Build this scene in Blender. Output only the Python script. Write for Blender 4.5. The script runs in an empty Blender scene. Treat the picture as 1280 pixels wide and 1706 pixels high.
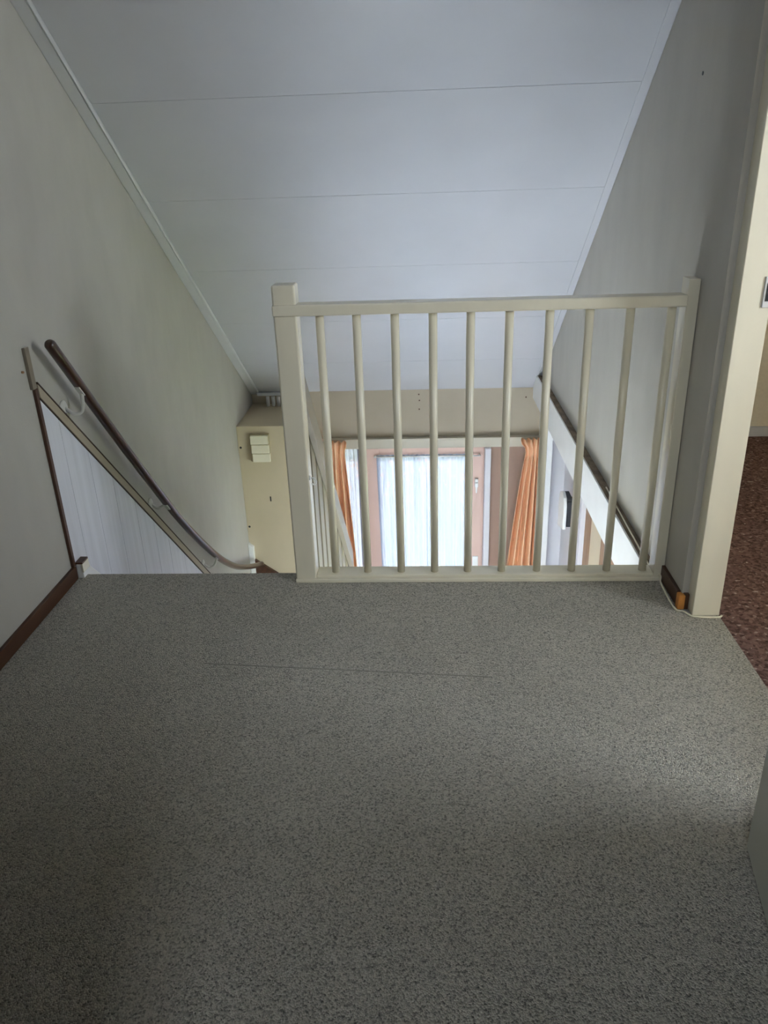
import bpy, bmesh, math, random
from mathutils import Vector, Matrix
random.seed(7)
S = bpy.context.scene
COL = S.collection

# ------------------------------------------------------------------ camera
YAW, PITCH, ROLL, FPX = math.radians(3.48), math.radians(23.64), math.radians(-2.01), 1285.3
CAMPOS = Vector((0, 0, 1.3))
fw = Vector((-math.sin(YAW)*math.cos(PITCH), math.cos(YAW)*math.cos(PITCH), -math.sin(PITCH)))
rt = Vector((math.cos(YAW), math.sin(YAW), 0)); up = rt.cross(fw)
rt2 = rt*math.cos(ROLL) + up*math.sin(ROLL); up2 = up*math.cos(ROLL) - rt*math.sin(ROLL)
cam = bpy.data.cameras.new('camera'); cam.sensor_fit = 'HORIZONTAL'; cam.sensor_width = 36
cam.lens = 36*FPX/1280; cam.clip_start = .02
co = bpy.data.objects.new('camera', cam); COL.objects.link(co)
M3 = Matrix((rt2, up2, -fw)).transposed()
co.matrix_world = Matrix.Translation(CAMPOS) @ M3.to_4x4()
S.camera = co

# ------------------------------------------------------------------ world, portals, exposure
SKY = 4.2
w = bpy.data.worlds.new('overcast_sky'); S.world = w; w.use_nodes = True
bg = w.node_tree.nodes['Background']; bg.inputs[0].default_value = (.86, .895, 1.0, 1); bg.inputs[1].default_value = SKY
S.view_settings.view_transform = 'Standard'; S.view_settings.look = 'None'
S.view_settings.gamma = 1; S.view_settings.use_curve_mapping = False
S.view_settings.exposure = 2.15
S.cycles.max_bounces = 14; S.cycles.diffuse_bounces = 6; S.cycles.transparent_max_bounces = 16; S.cycles.transmission_bounces = 8

def portal(name, loc, rot, sx, sy):
    l = bpy.data.lights.new(name, 'AREA'); l.shape = 'RECTANGLE'; l.size = sx; l.size_y = sy
    l.cycles.is_portal = True
    o = bpy.data.objects.new(name, l); COL.objects.link(o); o.location = loc; o.rotation_euler = rot
R = math.radians
sun = bpy.data.lights.new('sun', 'SUN'); sun.energy = 17; sun.angle = R(2); sun.color = (1.0, .985, .96)
so = bpy.data.objects.new('sun', sun); COL.objects.link(so)
SAZ, SEL = R(10), R(25)          # low sun from the right, slightly from the far side
so.rotation_euler = Vector((-math.cos(SAZ)*math.cos(SEL), -math.sin(SAZ)*math.cos(SEL), -math.sin(SEL))).to_track_quat('-Z', 'Y').to_euler()
portal('portal_far_window', (-.24, 5.62, -1.5), (R(-90), 0, 0), 1.4, 1.95)
portal('portal_added_hall_glazing', (1.16, 2.05, -1.45), (0, R(90), 0), 2.0, 2.9)  # serves the added glazing of the lower hall
portal('portal_back_window', (-.25, -1.56, 2.25), (R(90), 0, 0), .7, 1.1)
portal('portal_side_window', (2.34, 1.0, 1.4), (0, R(90), 0), 1.2, .8)

# ------------------------------------------------------------------ materials
def mat(name, col, rough=.6, spec=.5, var=None, bump=None, coat=0):
    """var = (scale xyz, amount, detail) multiplies the colour by a noise; bump = (scale xyz, strength, distance)"""
    m = bpy.data.materials.new(name); m.use_nodes = True; nt = m.node_tree; N = nt.nodes; L = nt.links
    b = N['Principled BSDF']; b.inputs['Roughness'].default_value = rough
    b.inputs['Specular IOR Level'].default_value = spec; b.inputs['Base Color'].default_value = (*col, 1)
    b.inputs['Coat Weight'].default_value = coat
    tc = N.new('ShaderNodeTexCoord')
    def noise(sc, det):
        mp = N.new('ShaderNodeMapping'); mp.inputs['Scale'].default_value = sc if hasattr(sc, '__len__') else (sc,)*3
        L.new(tc.outputs['Object'], mp.inputs[0])
        n = N.new('ShaderNodeTexNoise'); n.inputs['Scale'].default_value = 1; n.inputs['Detail'].default_value = det
        L.new(mp.outputs[0], n.inputs['Vector']); return n
    if var:
        n = noise(var[0], var[2] if len(var) > 2 else 4)
        r = N.new('ShaderNodeMapRange'); r.inputs[1].default_value = .3; r.inputs[2].default_value = .7
        r.inputs[3].default_value = 1-var[1]; r.inputs[4].default_value = 1+var[1]*.6
        L.new(n.outputs['Fac'], r.inputs[0])
        mx = N.new('ShaderNodeMix'); mx.data_type = 'RGBA'; mx.blend_type = 'MULTIPLY'; mx.inputs[0].default_value = 1
        mx.inputs[6].default_value = (*col, 1); L.new(r.outputs[0], mx.inputs[7]); L.new(mx.outputs[2], b.inputs['Base Color'])
    if bump:
        n = noise(bump[0], 3); bp = N.new('ShaderNodeBump'); bp.inputs['Strength'].default_value = bump[1]
        bp.inputs['Distance'].default_value = bump[2]; L.new(n.outputs['Fac'], bp.inputs['Height']); L.new(bp.outputs[0], b.inputs['Normal'])
    return m

def carpet(name, cols, scale, seam=False):
    m = bpy.data.materials.new(name); m.use_nodes = True; nt = m.node_tree; N = nt.nodes; L = nt.links
    b = N['Principled BSDF']; b.inputs['Roughness'].default_value = 1; b.inputs['Specular IOR Level'].default_value = .1
    tc = N.new('ShaderNodeTexCoord')
    v = N.new('ShaderNodeTexVoronoi'); v.inputs['Scale'].default_value = scale; L.new(tc.outputs['Object'], v.inputs['Vector'])
    n = N.new('ShaderNodeTexNoise'); n.inputs['Scale'].default_value = scale*.55; n.inputs['Detail'].default_value = 2; L.new(tc.outputs['Object'], n.inputs['Vector'])
    sep = N.new('ShaderNodeSeparateColor'); L.new(v.outputs['Color'], sep.inputs[0])
    av = N.new('ShaderNodeMath'); av.operation = 'MULTIPLY_ADD'; av.inputs[1].default_value = .55; L.new(sep.outputs[0], av.inputs[0])
    hv = N.new('ShaderNodeMath'); hv.operation = 'MULTIPLY'; hv.inputs[1].default_value = .45; L.new(n.outputs['Fac'], hv.inputs[0]); L.new(hv.outputs[0], av.inputs[2])
    cr = N.new('ShaderNodeValToRGB'); L.new(av.outputs[0], cr.inputs[0])
    el = cr.color_ramp.elements
    while len(el) < len(cols): el.new(.5)
    for e, (p, c) in zip(el, cols): e.position = p; e.color = (*c, 1)
    n2 = N.new('ShaderNodeTexNoise'); n2.inputs['Scale'].default_value = 2.2; n2.inputs['Detail'].default_value = 3; L.new(tc.outputs['Object'], n2.inputs['Vector'])
    r = N.new('ShaderNodeMapRange'); r.inputs[1].default_value = .3; r.inputs[2].default_value = .7; r.inputs[3].default_value = .93; r.inputs[4].default_value = 1.05
    L.new(n2.outputs['Fac'], r.inputs[0])
    mx = N.new('ShaderNodeMix'); mx.data_type = 'RGBA'; mx.blend_type = 'MULTIPLY'; mx.inputs[0].default_value = 1
    L.new(cr.outputs[0], mx.inputs[6]); L.new(r.outputs[0], mx.inputs[7]); L.new(mx.outputs[2], b.inputs['Base Color'])
    bp = N.new('ShaderNodeBump'); bp.inputs['Strength'].default_value = .9; bp.inputs['Distance'].default_value = .004
    L.new(v.outputs['Distance'], bp.inputs['Height']); bp.invert = True; L.new(bp.outputs[0], b.inputs['Normal'])
    return m

def sheer_mat(name, col, transp):
    m = bpy.data.materials.new(name); m.use_nodes = True; nt = m.node_tree; N = nt.nodes; L = nt.links; N.clear()
    out = N.new('ShaderNodeOutputMaterial'); tr = N.new('ShaderNodeBsdfTransparent'); tl = N.new('ShaderNodeBsdfTranslucent'); df = N.new('ShaderNodeBsdfDiffuse')
    tl.inputs[0].default_value = (*col, 1); df.inputs[0].default_value = (*col, 1)
    a = N.new('ShaderNodeMixShader'); a.inputs[0].default_value = .8; L.new(tl.outputs[0], a.inputs[1]); L.new(df.outputs[0], a.inputs[2])
    tc = N.new('ShaderNodeTexCoord'); mp = N.new('ShaderNodeMapping'); mp.inputs['Scale'].default_value = (16, 1, 1); L.new(tc.outputs['Object'], mp.inputs[0])
    n = N.new('ShaderNodeTexNoise'); n.inputs['Scale'].default_value = 1; n.inputs['Detail'].default_value = 5; L.new(mp.outputs[0], n.inputs['Vector'])
    r = N.new('ShaderNodeMapRange'); r.inputs[1].default_value = .3; r.inputs[2].default_value = .7; r.inputs[3].default_value = 1-transp*1.25; r.inputs[4].default_value = 1-transp*.5
    L.new(n.outputs['Fac'], r.inputs[0])
    bx = N.new('ShaderNodeMixShader'); L.new(r.outputs[0], bx.inputs[0]); L.new(tr.outputs[0], bx.inputs[1]); L.new(a.outputs[0], bx.inputs[2])
    L.new(bx.outputs[0], out.inputs[0]); return m

def glass_mat():
    m = bpy.data.materials.new('window_glass'); m.use_nodes = True; nt = m.node_tree; N = nt.nodes; L = nt.links; N.clear()
    out = N.new('ShaderNodeOutputMaterial'); tr = N.new('ShaderNodeBsdfTransparent'); tr.inputs[0].default_value = (.95, .98, .97, 1)
    g = N.new('ShaderNodeBsdfGlossy'); g.inputs['Roughness'].default_value = .02
    fr = N.new('ShaderNodeFresnel'); fr.inputs[0].default_value = 1.3
    a = N.new('ShaderNodeMixShader'); L.new(fr.outputs[0], a.inputs[0]); L.new(tr.outputs[0], a.inputs[1]); L.new(g.outputs[0], a.inputs[2]); L.new(a.outputs[0], out.inputs[0]); return m

M = dict(
    wallpaper=mat('wallpaper_offwhite', (.47, .45, .41), .75, .3, ((9, 9, 4), .05, 6), ((180, 180, 180), .25, .002)),
    ceil=mat('ceiling_board_white', (.50, .50, .515), .33, .5, ((3, 3, 3), .04), ((300, 300, 300), .08, .001)),
    mould=mat('ceiling_moulding_white', (.56, .56, .565), .4),
    paint=mat('cream_gloss_paint', (.76, .705, .56), .25, .5, ((12, 12, 3), .05, 5), ((30, 30, 8), .06, .002)),
    jamb=mat('cream_door_frame_paint', (.78, .725, .585), .35, .5, ((14, 14, 3), .04, 5)),
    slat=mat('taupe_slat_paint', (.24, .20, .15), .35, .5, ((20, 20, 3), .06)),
    pelmet=mat('taupe_pelmet_paint', (.48, .435, .34), .4),
    panel=mat('beige_panel_paint', (.58, .49, .345), .5, .4, ((5, 5, 4), .05), ((60, 60, 60), .1, .001)),
    header=mat('taupe_header_board', (.39, .33, .245), .55, .4, ((4, 4, 4), .04)),
    plank=mat('white_washed_plank', (.70, .71, .78), .45, .4, ((26, 26, 1.6), .08, 6), ((60, 60, 3), .25, .002)),
    fascia=mat('white_beam_paint', (.80, .80, .79), .38, .5, ((10, 10, 10), .03)),
    dust=mat('dusty_ledge', (.22, .17, .12), .9, .2, ((30, 14, 30), .4, 6)),
    brown=mat('brown_stained_wood', (.075, .03, .014), .45, .5, ((40, 6, 40), .3, 5)),
    shadowline=mat('brown_shadow_line', (.05, .028, .016), .6),
    hand=mat('handrail_varnished_wood', (.042, .014, .007), .28, .5, ((30, 6, 30), .3, 5), coat=.4),
    orange_wood=mat('bare_orange_wood', (.62, .26, .06), .6, .4, ((50, 50, 20), .2)),
    pink=mat('pink_beige_door_paint', (.66, .45, .37), .45, .5, ((8, 8, 3), .04)),
    pinkpan=mat('brown_pink_panel', (.32, .20, .145), .5, .4, ((8, 8, 2), .06)),
    orange=mat('apricot_curtain_satin', (.84, .515, .305), .45, .5),
    sheer=sheer_mat('sheer_net', (.33, .37, .46), .04),
    sheer2=sheer_mat('sheer_net_dense', (.36, .38, .44), .05),
    glass=glass_mat(),
    metal=mat('dull_white_metal', (.62, .61, .57), .35, .6),
    chrome=mat('chrome', (.7, .7, .7), .2, .5),
    black=mat('black_plastic', (.012, .012, .014), .4),
    white=mat('white_plastic', (.8, .8, .78), .35),
    switch=mat('cream_switch_plastic', (.82, .76, .60), .35),
    switchd=mat('yellowed_switch_side', (.45, .37, .22), .5),
    lilac=mat('lower_hall_wall', (.66, .65, .68), .6, .4, ((5, 5, 5), .03)),
    lower=mat('lower_hall_plaster', (.78, .78, .77), .8),
    wooddoor=mat('medium_brown_wood', (.30, .17, .09), .5, .4, ((30, 30, 4), .2, 5)),
    cream=mat('cream_room_wall', (.80, .72, .56), .8, .2, ((60, 60, 60), .05)),
    doorleaf=mat('pale_grey_door_paint', (.56, .56, .50), .4, .5),
    paving=mat('grey_paving', (.42, .43, .44), .85, .3, ((9, 9, 9), .15, 5)),
    soil=mat('grass_ground', (.16, .19, .09), .95, .1, ((6, 6, 6), .3, 5)),
    leaf=mat('autumn_leaf', (.75, .33, .08), .7),
    green=mat('shrub_leaf', (.09, .16, .05), .6),
    carpet=carpet('grey_speckled_carpet', [(.16, (.15, .147, .135)), (.36, (.37, .352, .312)), (.6, (.51, .482, .42)), (.85, (.62, .59, .52))], 300),
    browncarpet=carpet('brown_loop_carpet', [(.2, (.09, .05, .043)), (.5, (.20, .117, .10)), (.74, (.26, .16, .14)), (.86, (.6, .48, .43))], 105),
    tread=mat('stair_tread_carpet', (.22, .21, .19), .95, .1, ((150, 150, 150), .3)),
    parquet=mat('lower_floor', (.52, .57, .70), .4, .5, ((3, 20, 3), .1)),
)

# ------------------------------------------------------------------ mesh helpers
def bbox(bm, x0, x1, y0, y1, z0, z1):
    vs = [bm.verts.new((x, y, z)) for x in (x0, x1) for y in (y0, y1) for z in (z0, z1)]
    for f in ((0, 1, 3, 2), (4, 6, 7, 5), (0, 4, 5, 1), (2, 3, 7, 6), (0, 2, 6, 4), (1, 5, 7, 3)):
        bm.faces.new([vs[i] for i in f])
def prism(bm, pts, a0, a1, ax='x'):
    """extrude a 2-D outline along an axis: ax x -> pts are (y,z); ax y -> (x,z); ax z -> (x,y)"""
    mk = {'x': lambda p, a: (a, p[0], p[1]), 'y': lambda p, a: (p[0], a, p[1]), 'z': lambda p, a: (p[0], p[1], a)}[ax]
    A = [bm.verts.new(mk(p, a0)) for p in pts]; B = [bm.verts.new(mk(p, a1)) for p in pts]
    bm.faces.new(A); bm.faces.new(B[::-1])
    for i in range(len(pts)):
        j = (i+1) % len(pts); bm.faces.new((A[j], A[i], B[i], B[j]))
def tube(bm, pts, r, seg=12, radii=None, cap=True):
    pts = [Vector(p) for p in pts]; rings = []
    t0 = (pts[1]-pts[0]).normalized(); n = t0.orthogonal().normalized()
    for i, p in enumerate(pts):
        t = (pts[min(i+1, len(pts)-1)]-pts[max(i-1, 0)]).normalized()
        n = (n - t*n.dot(t)).normalized(); b = t.cross(n); rr = radii[i] if radii else r
        rings.append([bm.verts.new(p + (n*math.cos(2*math.pi*k/seg) + b*math.sin(2*math.pi*k/seg))*rr) for k in range(seg)])
    for a, b in zip(rings, rings[1:]):
        for k in range(seg): bm.faces.new((a[k], a[(k+1) % seg], b[(k+1) % seg], b[k]))
    if cap: bm.faces.new(rings[0][::-1]); bm.faces.new(rings[-1])
def lathe(bm, prof, seg=20, axis='z', o=(0, 0, 0)):
    rings = []
    for r, h in prof:
        ring = []
        for k in range(seg):
            a = 2*math.pi*k/seg; c, s = r*math.cos(a), r*math.sin(a)
            p = {'z': (c, s, h), 'x': (h, c, s), 'y': (c, h, s)}[axis]
            ring.append(bm.verts.new((p[0]+o[0], p[1]+o[1], p[2]+o[2])))
        rings.append(ring)
    for a, b in zip(rings, rings[1:]):
        for k in range(seg): bm.faces.new((a[k], a[(k+1) % seg], b[(k+1) % seg], b[k]))
    bm.faces.new(rings[0][::-1]); bm.faces.new(rings[-1])
def finish(name, bm, m, parent=None, bevel=0, smooth=False, segs=2):
    bmesh.ops.recalc_face_normals(bm, faces=bm.faces[:])
    me = bpy.data.meshes.new(name); bm.to_mesh(me); bm.free(); me.materials.append(M[m])
    o = bpy.data.objects.new(name, me); COL.objects.link(o)
    if parent: o.parent = parent
    if smooth: me.polygons.foreach_set('use_smooth', [True]*len(me.polygons))
    if bevel:
        md = o.modifiers.new('bevel', 'BEVEL'); md.width = bevel; md.segments = segs; md.limit_method = 'ANGLE'
        me.polygons.foreach_set('use_smooth', [True]*len(me.polygons))
        try: md.harden_normals = True
        except Exception: pass
    return o
def box(name, b, m, parent=None, bevel=0):
    bm = bmesh.new(); bbox(bm, *b); return finish(name, bm, m, parent, bevel)
def boxes(name, bl, m, parent=None, bevel=0):
    bm = bmesh.new(); [bbox(bm, *b) for b in bl]; return finish(name, bm, m, parent, bevel)
def pris(name, pts, a0, a1, ax, m, parent=None, bevel=0):
    bm = bmesh.new(); prism(bm, pts, a0, a1, ax); return finish(name, bm, m, parent, bevel)
def tub(name, pts, r, m, parent=None, seg=12, radii=None):
    bm = bmesh.new(); tube(bm, pts, r, seg, radii); o = finish(name, bm, m, parent, smooth=False)
    for p in o.data.polygons: p.use_smooth = len(p.vertices) == 4
    return o
def lath(name, prof, m, parent=None, axis='z', o=(0, 0, 0), seg=20):
    bm = bmesh.new(); lathe(bm, prof, seg, axis, o); ob = finish(name, bm, m, parent)
    for p in ob.data.polygons: p.use_smooth = len(p.vertices) == 4
    return ob
def tag(o, label, cat, group=None, kind=None):
    o['label'] = label; o['category'] = cat
    if group: o['group'] = group
    if kind: o['kind'] = kind
    return o
def st(o, label, cat): return tag(o, label, cat, None, 'structure')
def thing(name, label, cat, loc=(0, 0, 0), group=None, kind=None):
    o = bpy.data.objects.new(name, None); COL.objects.link(o); o.empty_display_size = .1
    return tag(o, label, cat, group, kind)
def curve(pts, n=10):
    """Catmull-Rom through pts"""
    P = [Vector(p) for p in pts]; P = [P[0]*2-P[1]] + P + [P[-1]*2-P[-2]]; out = []
    for i in range(1, len(P)-2):
        for k in range(n):
            t = k/n; a, b, c, d = P[i-1:i+3]
            out.append(.5*((2*b)+(c-a)*t+(2*a-5*b+4*c-d)*t*t+(3*b-a-3*c+d)*t**3))
    out.append(P[-2]); return out

# ------------------------------------------------------------------ main measures (metres)
XL, XR, YE, YF = -1.27, .806, 2.43, 5.45      # left wall, right wall, landing edge, far wall
ZG = -2.6                                     # lower floor
SL = .733                                     # slope of the ceiling
def zc(y): return -.13 + SL*(YF-y)
YT = YF-(2.5+.13)/SL                          # slope meets the flat ceiling

# ------------------------------------------------------------------ shell
fl = boxes('floor', [(XL, XR, .3, YE-.004, -.014, 0), (XR, .91, 1.27, 2.126, -.014, 0), (XL, 2.2, -1.4, .3, -.014, 0)], 'carpet')
st(fl, 'grey speckled carpet covering the landing', 'floor')
tub('carpet_nosing', [(XL+.03, YE-.004, -.012), (-.465, YE-.004, -.012)], .0125, 'carpet', fl, 10)
slab = boxes('floor_slab', [(XL, 2.3, -1.5, YE-.012, -.28, -.014), (.806, 2.3, YE-.012, YF, -.2, -.014)], 'lower'); st(slab, 'floor slab carrying the landing and the side room', 'floor')
wl = boxes('wall_left', [(XL-.1, XL, .3, YF+.15, ZG, 2.62), (XL-.1, XL, -1.5, .3, ZG, 2.95)], 'wallpaper'); st(wl, 'off-white papered wall on the left of landing and stairs', 'wall')
lath('nail', [(.004, XL-.002), (.004, XL+.006), (.002, XL+.008)], 'wooddoor', wl, 'x', (0, 2.345, .765), 8)

wr = bmesh.new()
prism(wr, [(2.18, 0), (YF, 0), (YF, .02), (2.18, zc(2.18)+.06)], XR, .9)
wr = finish('wall_right', wr, 'wallpaper'); st(wr, 'off-white papered wall on the right above the stairwell', 'wall')
bm = bmesh.new(); bbox(bm, .9, .91, 2.18, 3.9, 0, zc(3.9)); finish('room_side_lining', bm, 'cream', wr)
boxes('lintel_wall', [(XR, .91, 1.2, 2.18, 2.06, 2.52), (XR, .91, .3, 1.2, 0, 2.52)], 'wallpaper', wr)
lath('nail_hole', [(.006, XR-.002), (.005, XR+.001)], 'black', wr, 'x', (0, 2.576, 1.536), 8)

# ceiling: boards 60 cm wide across the slope
ang = math.atan(SL)
ce = bmesh.new()
prism(ce, [(YF+.15, zc(YF+.15)+.014), (YT, 2.514), (YT, 2.66), (YF+.15, zc(YF+.15)+.2)], XL-.1, 2.3)
ce = finish('ceiling', ce, 'ceil'); st(ce, 'sloping white boarded ceiling over the stairwell', 'ceiling')
box('flat_board', (XL-.1, 2.3, .2, YT, 2.5, 2.62), 'ceil', ce); box('flat_board', (XL-.1, 2.3, -1.5, .3, 2.9, 3.0), 'ceil', ce)
dy, dz = math.cos(ang), -math.sin(ang)       # downslope
nrm = Vector((0, math.sin(ang), math.cos(ang)))
tot = (YF-YT)/math.cos(ang)
edges = [0, .507] + [.507+.592*k for k in range(1, 6)]
for a, b in zip(edges, edges[1:]):
    b = min(b, tot)
    if b <= a: break
    bm = bmesh.new(); g = .0007
    def pt(s, h): return (YF-s*dy+nrm.y*h, -.13+s*math.sin(ang)+nrm.z*h)
    prism(bm, [pt(a+g, 0), pt(b-g, 0), pt(b-g, .012), pt(a+g, .012)], XL, XR)
    finish('ceiling_board', bm, 'ceil', ce, bevel=.0005)
def slope_strip(name, x0, x1, h, m, s0=.0, s1=tot):
    bm = bmesh.new(); prism(bm, [pt(s0, 0), pt(s1, 0), pt(s1, -h), pt(s0, -h)], x0, x1); return bm
t1 = finish('trim_1', slope_strip('', XL, XL+.05, .014, 'mould'), 'mould', bevel=.004); st(t1, 'white ceiling moulding along the left wall', 'trim')
finish('lip', slope_strip('', XL+.05, XL+.062, .018, 'mould'), 'mould', t1, bevel=.006)
t2 = finish('trim_2', slope_strip('', XR-.036, XR-.003, .005, 'mould'), 'ceil', bevel=.002); st(t2, 'white ceiling moulding along the right wall', 'trim')
t3 = box('trim_3', (XL+.05, -.86, YF-.05, YF, -.142, -.118), 'mould', bevel=.004); st(t3, 'short white moulding at foot of ceiling behind the boxed partition', 'trim')

# far wall with door and sidelight
wf = boxes('wall_far', [(XL-.1, 1.13, YF, YF+.15, -.49, zc(YF)+.03), (XL-.1, -.93, YF, YF+.15, ZG, -.49)], 'header'); st(wf, 'taupe header wall below the sloping ceiling', 'wall')
for x, z in ((-.05, -.165), (-.046, -.21), (-.048, -.275), (.72, -.2)):
    lath('screw_hole', [(.006, YF-.001), (.005, YF+.002)], 'brown', wf, 'y', (x, 0, z), 8)
pp = boxes('panel', [(.477, .83, YF-.005, YF+.15, ZG, -.49)], 'pinkpan', wf)
box('grey_wall', (.83, 1.13, YF, YF+.15, ZG, -.49), 'lilac', wf)
# lower right
wlr = boxes('wall_lower_right', [(1.03, 1.13, 3.55, YF, ZG, -.2), (1.03, 1.13, -.6, .55, ZG, -.28), (1.03, 1.13, .55, 3.55, -.5, -.28), (1.03, 1.13, .55, 3.55, ZG, -2.45)], 'lilac'); st(wlr, 'lilac-white hall wall below the white beam', 'wall')
box('door_casing', (.99, 1.03, 4.60, 4.86, ZG, -.2), 'lilac', wlr, .003)
box('dark_gap', (1.022, 1.03, 4.38, 4.60, ZG, -.2), 'wooddoor', wlr)
box('door_panel', (1.012, 1.03, 4.06, 4.38, ZG, -.2), 'panel', wlr, .002)
box('wooden_casing', (1.0, 1.03, 3.62, 4.06, ZG, -.2), 'wooddoor', wlr, .002)
wlb = box('wall_lower_back', (XL-.1, 1.13, -.6, -.5, ZG, -.28), 'lower'); st(wlb, 'plain plaster wall of the lower hall', 'wall')
flo = box('floor_lower', (XL-.1, 1.13, -.6, YF+.15, ZG-.1, ZG), 'parquet'); st(flo, 'lower hall floor at the foot of the stairs', 'floor')

beam = box('trim_4', (.765, XR+.1, YE+.005, YF-.02, -.2, -.004), 'fascia', bevel=.003); st(beam, 'white beam running below the right wall', 'beam')
boxes('dusty_ledge', [(.772, XR, YE+.01, YF-.03, -.004, -.001)], 'dust', beam)
po = box('trim_5', (.825, .915, YF-.09, YF-.001, ZG, -.2), 'fascia', bevel=.003); st(po, 'white corner post beside the right apricot curtain', 'post')

# right-hand room
rf = box('floor_side_room', (.91, 2.2, .3, 3.9, -.014, -.002), 'browncarpet'); st(rf, 'brown looped carpet in the side room', 'floor')
rw = box('wall_side_room', (.91, 2.3, 3.9, 4.0, -.01, zc(3.95)+.05), 'cream'); st(rw, 'cream wall at the end of the side room', 'wall')
bs = box('baseboard_side_room', (.91, 2.2, 3.886, 3.9, -.002, .05), 'mould', bevel=.002); st(bs, 'white baseboard on the cream side room wall', 'baseboard')
rx = boxes('wall_side_room_outer', [(2.2, 2.3, .3, 4.0, -.28, .8), (2.2, 2.3, .3, .6, .8, 2.52), (2.2, 2.3, 1.4, 4.0, .8, 2.52), (2.2, 2.3, .6, 1.4, 2.0, 2.52), (2.2, 2.3, -1.5, .3, -.28, 2.92)], 'cream'); st(rx, 'outer wall of the side room with its window', 'wall')
# back room behind the camera
wb = boxes('wall_back', [(XL, -.43, .2, .3, 0, 2.92), (.49, XR, .2, .3, 0, 2.92), (-.43, .49, .2, .3, 2.0, 2.92), (XR, 2.2, .2, .3, -.014, 2.92)], 'wallpaper'); st(wb, 'papered wall behind the photographer with a doorway', 'wall')
wbo = boxes('wall_back_outer', [(XL, -.6, -1.5, -1.4, 0, 2.92), (.1, 2.2, -1.5, -1.4, 0, 2.92), (-.6, .1, -1.5, -1.4, 0, 1.7), (-.6, .1, -1.5, -1.4, 2.8, 2.92)], 'cream'); st(wbo, 'outer wall of the back room with a wide window', 'wall')

def framed_window(name, label, x0, x1, y0, y1, z0, z1, ax, m='mould', n=2):
    t = thing(name, label, 'window', kind='structure'); f = .05
    if ax == 'y':
        a, b = y0, y1; f1 = lambda u0, u1, c0, c1: (u0, u1, a, b, c0, c1); u0, u1 = x0, x1
        pane = lambda p0, p1: (p0, p1, (a+b)/2-.003, (a+b)/2+.003, z0+f, z1-f)
    else:
        a, b = x0, x1; f1 = lambda u0, u1, c0, c1: (a, b, u0, u1, c0, c1); u0, u1 = y0, y1
        pane = lambda p0, p1: ((a+b)/2-.003, (a+b)/2+.003, p0, p1, z0+f, z1-f)
    us = [u0+(u1-u0)*k/n for k in range(n+1)]
    boxes('frame', [f1(u0, u1, z0, z0+f), f1(u0, u1, z1-f, z1)] + [f1(max(u0, u-f/2 if 0 < i < n else (u if i == 0 else u-f)), min(u1, u+f/2 if 0 < i < n else (u+f if i == 0 else u)), z0+f, z1-f) for i, u in enumerate(us)], m, t)
    for p0, p1 in zip(us, us[1:]): box('pane', pane(p0+f*.5, p1-f*.5), 'glass', t)
    return t
framed_window('window_2', 'high window of the back room behind the photographer', -.6, .1, -1.48, -1.43, 1.7, 2.8, 'y', n=1)
framed_window('window_3', 'window of the side room with brown carpet', 2.22, 2.27, .6, 1.4, .8, 2.0, 'x', n=1)
framed_window('added_window_4', 'added unseen glazing of the lower hall that lights the stairwell', 1.06, 1.10, .55, 3.55, -2.45, -.5, 'x', n=3)  # out-of-view glazing, added to bring daylight into the stairwell
w1 = framed_window('window_1', 'narrow sidelight beside the pink glazed door', -.93, -.47, YF+.04, YF+.09, ZG, -.49, 'y', 'pink', n=1)

# glazed door
d1 = thing('door_1', 'pink-beige glazed door at the far end, seen through the balusters', 'door', kind='structure')
DY0, DY1 = YF+.03, YF+.075
box('stile', (-.47, -.355, DY0, DY1, ZG+.02, -.545), 'pink', d1, .003); box('stile', (.325, .433, DY0, DY1, ZG+.02, -.545), 'pink', d1, .003)
box('top_rail', (-.355, .325, DY0, DY1, -.645, -.545), 'pink', d1, .003); box('bottom_rail', (-.355, .325, DY0, DY1, ZG+.02, -2.3), 'pink', d1, .003)
box('glass_pane', (-.355, .325, DY0+.02, DY0+.026, -2.3, -.645), 'glass', d1)
bm = bmesh.new(); bbox(bm, .355, .40, DY0-.008, DY0, -1.66, -1.49); lp = finish('lock_plate', bm, 'white', d1, .004)
lath('knob', [(.008, DY0-.05), (.02, DY0-.045), (.022, DY0-.03), (.01, DY0-.02), (.009, DY0-.008)], 'chrome', lp, 'y', (.378, 0, -1.60), 14)
la = box('latch', (.365, .39, DY0-.02, DY0, -.9, -.83), 'white', d1, .004)
pris('latch_tongue', [(.368, -.86), (.387, -.86), (.38, -.94), (.372, -.94)], DY0-.032, DY0-.02, 'y', 'white', la)
fr = boxes('trim_6', [(-.49, -.47, YF+.0, YF+.1, ZG, -.545), (-.49, .477, YF-.004, YF+.1, -.545, -.49)], 'pink'); st(fr, 'pink head frame above the glazed door', 'trim')
ja = box('trim_7', (.433, .477, YF-.05, YF+.1, ZG, -.57), 'lilac', bevel=.004); st(ja, 'grey-white upright beside the glazed door', 'trim')

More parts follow.
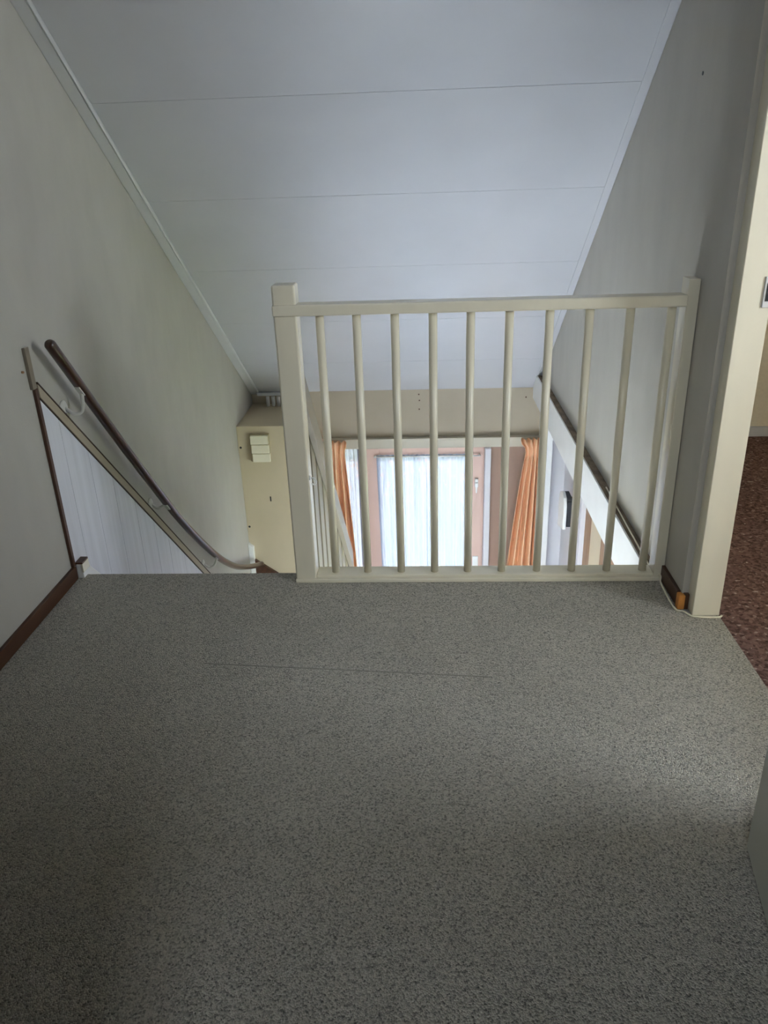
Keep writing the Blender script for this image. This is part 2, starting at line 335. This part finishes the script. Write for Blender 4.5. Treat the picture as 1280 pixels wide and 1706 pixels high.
# ------------------------------------------------------------------ door frame and door leaf at right
dj = thing('trim_8', 'cream door frame upright with strike plate at the side room doorway', 'door frame', kind='structure')
box('upright', (.826, .91, 2.126, 2.195, 0, 2.06), 'jamb', dj, .003); box('upright', (.826, .91, 1.2, 1.27, 0, 2.06), 'jamb', dj, .003); box('head', (.826, .91, 1.2, 2.195, 2.06, 2.12), 'jamb', dj, .003)
sp = box('strike_plate', (.886, .911, 2.121, 2.127, .945, 1.025), 'chrome', dj, .002); box('strike_hole', (.892, .906, 2.119, 2.123, .962, 1.008), 'black', sp)
d2 = thing('door_2', 'pale grey door leaf standing open at the lower right', 'door', kind='structure')
p0, p1 = Vector((.651, 1.214, 0)), Vector((.497, .325, 0)); dd = (p1-p0).normalized(); nn = Vector((-dd.y, dd.x, 0)); th = .04
q = [p0, p1, p1+nn*th, p0+nn*th]
lf = pris('leaf', [(v.x, v.y) for v in q], .006, 1.985, 'z', 'doorleaf', d2, .003)
hp = p0+dd*.06-nn*.006
tub('handle', [hp+Vector((0, 0, 1.03)), hp-nn*.04+Vector((0, 0, 1.03)), hp-nn*.045+dd*.1+Vector((0, 0, 1.03))], .009, 'chrome', d2, 10)
for z in (.25, 1.75):
    tub('hinge', [(p1.x, p1.y-.006, z), (p1.x, p1.y-.006, z+.09)], .007, 'chrome', d2, 10)

# ------------------------------------------------------------------ baseboards
bl = box('baseboard_left', (XL, XL+.014, .3, 2.395, 0, .05), 'brown', bevel=.002); st(bl, 'dark brown baseboard along the left wall', 'baseboard')
br = thing('baseboard_right', 'short brown baseboard beside the right newel with bare corner', 'baseboard', kind='structure')
box('strip', (XR-.012, XR, 2.19, 2.366, 0, .055), 'brown', br, .002); box('strip', (XR+.004, .826, 2.166, 2.18, 0, .055), 'brown', br, .002)
box('corner_block', (XR-.014, XR+.008, 2.164, 2.19, 0, .052), 'orange_wood', br, .004)

# soiled seam in the landing carpet
sa, sbv = Vector((-.66, 1.871, 0)), Vector((.177, 1.805, 0)); sd = (sbv-sa).normalized(); sn = Vector((-sd.y, sd.x, 0))*.0022
M['seam'] = mat('soiled_carpet_seam', (.33, .315, .275), 1, .1, ((300, 300, 300), .3))
pris('carpet_seam', [((sa-sn).x, (sa-sn).y), ((sbv-sn).x, (sbv-sn).y), ((sbv+sn).x, (sbv+sn).y), ((sa+sn).x, (sa+sn).y)], -.002, .0008, 'z', 'seam', fl)

# ------------------------------------------------------------------ landing railing
rl = thing('landing_railing', 'cream painted railing with ten round balusters at the landing edge', 'railing')
bm = bmesh.new(); bbox(bm, -.46, -.388, 2.362, 2.432, 0, 1.006)
finish('newel_post', bm, 'paint', rl, .007)
box('newel_post', (.771, XR-.001, 2.366, 2.432, 0, .992), 'paint', rl, .003)
box('top_rail', (-.461, .771, 2.354, 2.418, .914, .948), 'paint', rl, .005)
cb = box('bottom_rail', (-.388, .771, 2.368, 2.435, .0, .022), 'paint', rl, .003)
box('moulding', (-.46, .79, 2.352, 2.368, .0, .014), 'paint', cb, .003)
BX = [-.323, -.2095, -.092, .0245, .1395, .257, .378, .497, .6175, .739]
b0 = None
for i, x in enumerate(BX):
    if b0 is None:
        bm = bmesh.new(); tube(bm, [(0, 0, .02), (0, 0, .918)], .0132, 16); b0 = finish('baluster', bm, 'paint', rl)
        for p in b0.data.polygons: p.use_smooth = len(p.vertices) == 4
        b0.location = (x, 2.397, 0)
    else:
        o = b0.copy(); COL.objects.link(o); o.parent = rl; o.location = (x, 2.397, 0)
hk = thing('cup_hook', 'tiny white hook screwed into the left newel post', 'hook')
lath('plate', [(.008, -.388), (.006, -.384)], 'white', hk, 'x', (0, 2.375, .385), 10)
tub('hook', curve([(-.385, 2.375, .385), (-.372, 2.37, .385), (-.364, 2.362, .376), (-.37, 2.355, .368), (-.378, 2.353, .374)], 5), .0022, 'white', hk, 8)

# ------------------------------------------------------------------ staircase
sc = thing('staircase', 'steep carpeted staircase going down beside the left wall', 'staircase')
RUN = .193
for k in range(1, 11):
    y0 = YE-.01+RUN*(k-1)
    tr = box('tread', (XL+.045, -.47, y0, y0+RUN+.02, -.2*k-.035, -.2*k), 'tread', sc, .008)
    if k > 0: box('riser', (XL+.045, -.47, y0, y0+.014, -.2*k, -.2*(k-1)-.036), 'tread', sc)
yw = YE-.01+RUN*10
pris('winder_tread', [(XL+.045, yw), (-.47, yw), (XL+.045, 4.9)], -2.235, -2.2, 'z', 'tread', sc, .006)
pris('winder_tread', [(-.47, yw), (-.47, 4.88), (XL+.045, 4.88)], -2.435, -2.4, 'z', 'tread', sc, .006)
def zs(y, off): return off-1.03*(y-YE)
for x0, x1, y0 in ((XL+.009, XL+.033, 2.402), (-.468, -.44, YE+.004)):
    s = pris('stringer', [(y0, .055 if x0 < -1 else -.01), (2.452, .055 if x0 < -1 else -.01), (2.468, zs(2.468, .052)), (4.42, zs(4.42, .052)), (4.42, zs(4.42, -.3)), (y0, zs(YE, -.3))], x0, x1, 'x', 'fascia', sc, .003)
box('stringer_cap', (XL+.009, XL+.036, 2.400, 2.450, .055, .062), 'brown', sc, .001)
box('cap_block', (XL+.030, XL+.036, 2.400, 2.450, .022, .055), 'paint', sc, .001)

# right-hand slatted balustrade down the stairs
sb = thing('stair_balustrade', 'taupe slatted balustrade sloping down behind the left newel post', 'railing')
def zr(y): return .677-1.046*(y-2.6)
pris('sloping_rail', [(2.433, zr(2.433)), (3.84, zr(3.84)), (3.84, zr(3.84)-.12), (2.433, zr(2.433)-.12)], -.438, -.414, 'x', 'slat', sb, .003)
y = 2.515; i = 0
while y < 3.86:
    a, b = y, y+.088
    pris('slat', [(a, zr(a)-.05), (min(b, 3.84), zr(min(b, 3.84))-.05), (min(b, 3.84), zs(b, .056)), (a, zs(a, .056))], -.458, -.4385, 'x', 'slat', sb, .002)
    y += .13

# ------------------------------------------------------------------ plank wainscot on left wall
wn = thing('plank_wainscot', 'white-washed plank panelling with sloping trim on the left stair wall', 'panelling')
def zt(y): return .653-1.005*(y-2.417)       # lower edge of the sloping trim
ys = [2.402, 2.50, 2.672, 2.842, 3.02, 3.19, 3.345, 3.53, 3.71, 3.89, 4.07, 4.25, 4.43, 4.61, 4.79, 4.89]
for a, b in zip(ys, ys[1:]):
    g = .0007
    pris('plank', [(a+g, zt(a)), (b-g, zt(b)), (b-g, max(ZG, zs(b, -.7))), (a+g, max(ZG, zs(a, -.7)))], XL+.0005, XL+.0085, 'x', 'plank', wn, .0012)
def strip(name, o0, o1, x1, m, par): 
    return pris(name, [(2.402, zt(2.402)+o0), (4.88, zt(4.88)+o0), (4.88, zt(4.88)+o1), (2.402, zt(2.402)+o1)], XL+.0005, x1, 'x', m, par, .001)
tm = strip('sloping_trim', 0, .044, XL+.014, 'panel', wn); M_ = tm
tm.data.materials[0] = M['header']
strip('shadow_bead', -.006, .0, XL+.0125, 'shadowline', wn); strip('shadow_bead', .044, .052, XL+.0155, 'shadowline', wn)  # dark brown strips paint the shadow lines along both trim edges
box('corner_strip', (XL, XL+.011, 2.384, 2.402, .05, .70), 'brown', wn, .002)
box('corner_batten', (XL, XL+.012, 2.372, 2.398, .70, .835), 'slat', wn, .002)

# ------------------------------------------------------------------ wall handrail
hr = thing('wall_handrail', 'dark varnished round handrail on white brackets on the left stair wall', 'handrail')
HX = XL+.07
hp = curve([(HX, 2.425, .835), (HX, 2.831, .374), (HX, 3.10, .08), (HX, 3.371, -.205), (HX, 3.62, -.44), (HX, 3.866, -.652), (HX, 4.06, -.80), (HX, 4.265, -.935), (HX+.004, 4.5, -1.06), (HX+.012, 4.72, -1.165), (HX+.03, 4.80, -1.195)], 8)
rad = [.0185]*len(hp)
hp = [hp[0]+(hp[0]-hp[1]).normalized()*.012, hp[0]+(hp[0]-hp[1]).normalized()*.008] + hp; rad = [.009, .0145] + rad
tub('rail', hp, .0185, 'hand', hr, 18, rad)
for y, z, dz_ in ((2.566, .585, .035), (3.204, -.053, .03), (3.825, -.688, .03)):
    bk = lath('bracket', [(.028, XL+.0), (.028, XL+.003), (.022, XL+.007), (.010, XL+.010)], 'metal', hr, 'x', (0, y, z), 18)
    zz = None
    best = min(hp, key=lambda p: (p.y-(y+.03))**2)
    tub('arm', curve([(XL+.006, y, z), (XL+.035, y+.004, z-.022), (XL+.062, y+.014, z-.012), (best.x, best.y, best.z-.022)], 6), .0066, 'metal', bk, 10)
    bm = bmesh.new(); bbox(bm, -.009, .009, -.026, .026, -.003, .003); o = finish('saddle', bm, 'metal', bk, .002)
    o.location = (best.x, best.y-.012, best.z-.012); o.rotation_euler = (R(-46), 0, 0)
    lath('screw', [(.003, XL+.004), (.002, XL+.008)], 'black', bk, 'x', (0, y+.002, z-.019), 8)

# ------------------------------------------------------------------ boxed partition at the foot of the stairs
bp_ = thing('boxed_partition', 'beige boxed-in partition at the foot of the stairs', 'partition')
box('body', (XL, -.87, 4.9, YF, ZG, -.214), 'panel', bp_, .003)
for x, z in ((-1.253, -.362), (-1.253, -.95)): lath('screw_hole', [(.008, 4.898), (.007, 4.901)], 'black', bp_, 'y', (x, 0, z), 10)
box('keyhole', (-1.087, -1.079, 4.8975, 4.901, -.758, -.722), 'black', bp_)
pris('end_board', [(-1.269, -1.07), (-1.235, -1.10), (-1.235, -1.6), (-1.269, -1.6)], 4.86, 4.899, 'y', 'fascia', bp_, .002)
pris('brown_string', [(-1.235, -1.20), (-1.0, -1.375), (-1.0, -1.56), (-1.235, -1.4)], 4.872, 4.899, 'y', 'brown', bp_, .002)
sw = thing('wall_switch', 'cream triple wall switch on the beige partition', 'switch')
box('back_box', (-1.182, -1.05, 4.872, 4.899, -.455, -.262), 'switchd', sw, .003)
for k in range(3):
    z1 = -.268-.0625*k; x0 = -1.172+.003*k
    bm = bmesh.new(); prism(bm, [(4.871, z1), (4.871, z1-.0595), (4.846, z1-.0575), (4.852, z1-.002)], x0, x0+.118, 'x'); finish('rocker', bm, 'switch', sw, .002)
for k, x in enumerate((-1.14, -1.1, -1.062)):
    p = lath('heating_pipe', [(.013, -.2135), (.013, -.143)], 'mould', None, 'z', (x, 5.385, 0), 14)
    tag(p, ['leftmost of three short white pipes on top of the beige partition', 'middle one of three short white pipes on top of the beige partition', 'rightmost of three short white pipes on top of the beige partition'][k], 'pipe', 'white pipes above the partition')

# ------------------------------------------------------------------ curtains
pb = thing('curtain_board', 'cream pelmet board above the glazed door', 'pelmet')
box('board', (-.72, .828, YF-.03, YF-.006, -.565, -.497), 'pelmet', pb, .002); box('top_lip', (-.73, .828, YF-.05, YF-.001, -.497, -.483), 'pelmet', pb, .002)
def cloth(name, x0f, x1f, z0, z1, yc, folds, amp, m, nx=120, nz=26, thick=0, parent=None, seed=0, phase=0):
    rnd = random.Random(seed); ph = [rnd.uniform(0, 6.3) for _ in range(4)]
    bm = bmesh.new(); G = []
    for j in range(nz+1):
        v = j/nz; z = z1+(z0-z1)*v; row = []
        for i in range(nx+1):
            u = i/nx; a = amp(v)
            x = x0f(v)+(x1f(v)-x0f(v))*u + .006*math.sin(3*u*6.28+ph[1]+v*2)*v
            f = math.cos(folds*2*math.pi*(u+.02*math.sin(6*u+ph[0]+v))+phase)
            yy = yc - a*(f*.92+.08*math.cos(folds*4.4*math.pi*u+ph[2]+v*1.5))
            row.append(bm.verts.new((x, yy, z)))
        G.append(row)
    for j in range(nz):
        for i in range(nx): bm.faces.new((G[j][i], G[j][i+1], G[j+1][i+1], G[j+1][i]))
    o = finish(name, bm, m, parent, smooth=True)
    if thick: md = o.modifiers.new('thickness', 'SOLIDIFY'); md.thickness = thick; md.offset = 0
    return o
def pinch(v): return 1 if v < .02 else 1
# heading pleats flare above the pinch line
def amp_r(v): return .026 if v < .03 else (.012 if v < .075 else min(.045, .022+.05*(v-.07)*2.2))
def hw(v, a, b, c):
    return a+(b-a)*(v/.035)**2 if v < .035 else (b if v < .06 else b+(c-b)*max(0, min(1, (v-.06)/.5))**.8)
ZC0, ZC1 = -2.5, -.487
c1 = thing('apricot_curtain', 'apricot pinch-pleated curtain hanging at the right of the glazed door', 'curtain', group='apricot curtains')
cloth('cloth', lambda v: hw(v, .682, .722, .60), lambda v: hw(v, .832, .822, .83), ZC0, ZC1, YF-.085, 4, amp_r, 'orange', 150, 60, .003, c1, 1)
c2 = thing('apricot_curtain', 'apricot pinch-pleated curtain behind the slatted stair balustrade', 'curtain', group='apricot curtains')
cloth('cloth', lambda v: hw(v, -.75, -.74, -.80), lambda v: hw(v, -.583, -.60, -.545), ZC0, ZC1, YF-.085, 4, amp_r, 'orange', 150, 60, .003, c2, 2)
s1 = cloth('sheer_curtain', lambda v: -.90, lambda v: -.497, ZC0, -.52, YF+.012, 11, lambda v: .014, 'sheer2', 200, 20, 0, None, 3)
tag(s1, 'white net curtain in the sidelight left of the pink door', 'net curtain', 'white net curtains')
s2 = cloth('sheer_curtain', lambda v: -.375+.025*v, lambda v: .335-.02*v, -2.28, -.628, YF+.010, 17, lambda v: .009 if v > .02 else .004, 'sheer', 260, 24, 0, None, 5)
tag(s2, 'white net curtain gathered on a rod over the glass of the pink door', 'net curtain', 'white net curtains')
rd = tub('curtain_rod', [(-.395, YF+.004, -.642), (.405, YF+.004, -.642)], .005, 'white', None, 10); tag(rd, 'thin white rod across the top of the pink door', 'curtain rod')
for x in (-.385, .395): box('bracket', (x-.006, x+.006, YF+.004, DY0, -.648, -.636), 'white', rd)

# ------------------------------------------------------------------ wall lamp in the lower hall
lp = thing('wall_lamp', 'white shield-shaped wall lamp on a black holder below the beam', 'wall lamp')
ly, lz = 5.0, -.87
box('back_plate', (1.0, 1.029, ly-.19, ly+.0, lz-.06, lz+.08), 'wooddoor', lp, .004)
box('holder', (.955, 1.0, ly-.12, ly+.08, lz-.10, lz+.09), 'black', lp, .006)
sh = [(ly-.14, lz-.11), (ly-.14, lz+.06), (ly-.11, lz+.115), (ly-.04, lz+.135), (ly+.03, lz+.11), (ly+.06, lz+.05), (ly+.06, lz-.165), (ly-.02, lz-.14)]
pris('shade', sh, .928, .952, 'x', 'white', lp, .006)
pris('shade_edge', [(ly-.10, lz-.11), (ly-.10, lz+.08), (ly+.095, lz+.06), (ly+.095, lz-.15)], .952, .958, 'x', 'black', lp)

# ------------------------------------------------------------------ cable on the floor at right
cbp = curve([(.79, 3.2, .004), (.785, 2.8, .004), (.782, 2.5, .004), (.786, 2.44, .006), (.792, 2.362, .018), (.788, 2.34, .005), (.785, 2.28, .004), (.783, 2.21, .004), (.787, 2.158, .004), (.805, 2.150, .004), (.818, 2.128, .004), (.828, 2.118, .004), (.87, 2.112, .004), (.905, 2.113, .004), (.915, 2.12, .005)], 6)
cb = tub('floor_cable', cbp, .0032, 'switch', None, 8); tag(cb, 'thin white cable along ledge and foot of the cream door frame', 'cable')

# ------------------------------------------------------------------ garden outside
gd = box('ground', (-14, 14, -12, 24, -2.85, -2.76), 'soil'); st(gd, 'garden ground outside', 'ground')
pv = box('pavement', (-3.2, 3.2, YF+.16, 11.4, -2.76, -2.735), 'soil'); st(pv, 'paved terrace seen through the net curtain', 'pavement')
me0 = None
for a in range(10):
    for b in range(9):
        if me0 is None: o = box('paving_slab', (-.295, .295, -.295, .295, 0, .04), 'paving', pv, .006); me0 = o
        else: o = me0.copy(); COL.objects.link(o)
        o.parent = pv; o.location = (-2.7+.6*a, YF+.5+.6*b, -2.735+random.uniform(-.003, .003))
bm = bmesh.new()
for k in range(260):
    c = Vector((random.uniform(-2, 2), random.gauss(10.6, .5), -2.69)); s = random.uniform(.03, .06); a = random.uniform(0, 6.28)
    d = Vector((math.cos(a), math.sin(a), random.uniform(-.1, .3)))*s; e = Vector((-math.sin(a), math.cos(a), random.uniform(0, .4)))*s*.6
    vs = [bm.verts.new(c+v) for v in (d, e, -d, -e)]; bm.faces.new(vs)
lv = finish('fallen_leaves', bm, 'leaf'); tag(lv, 'orange fallen leaves on the terrace outside', 'leaves', None, 'stuff')
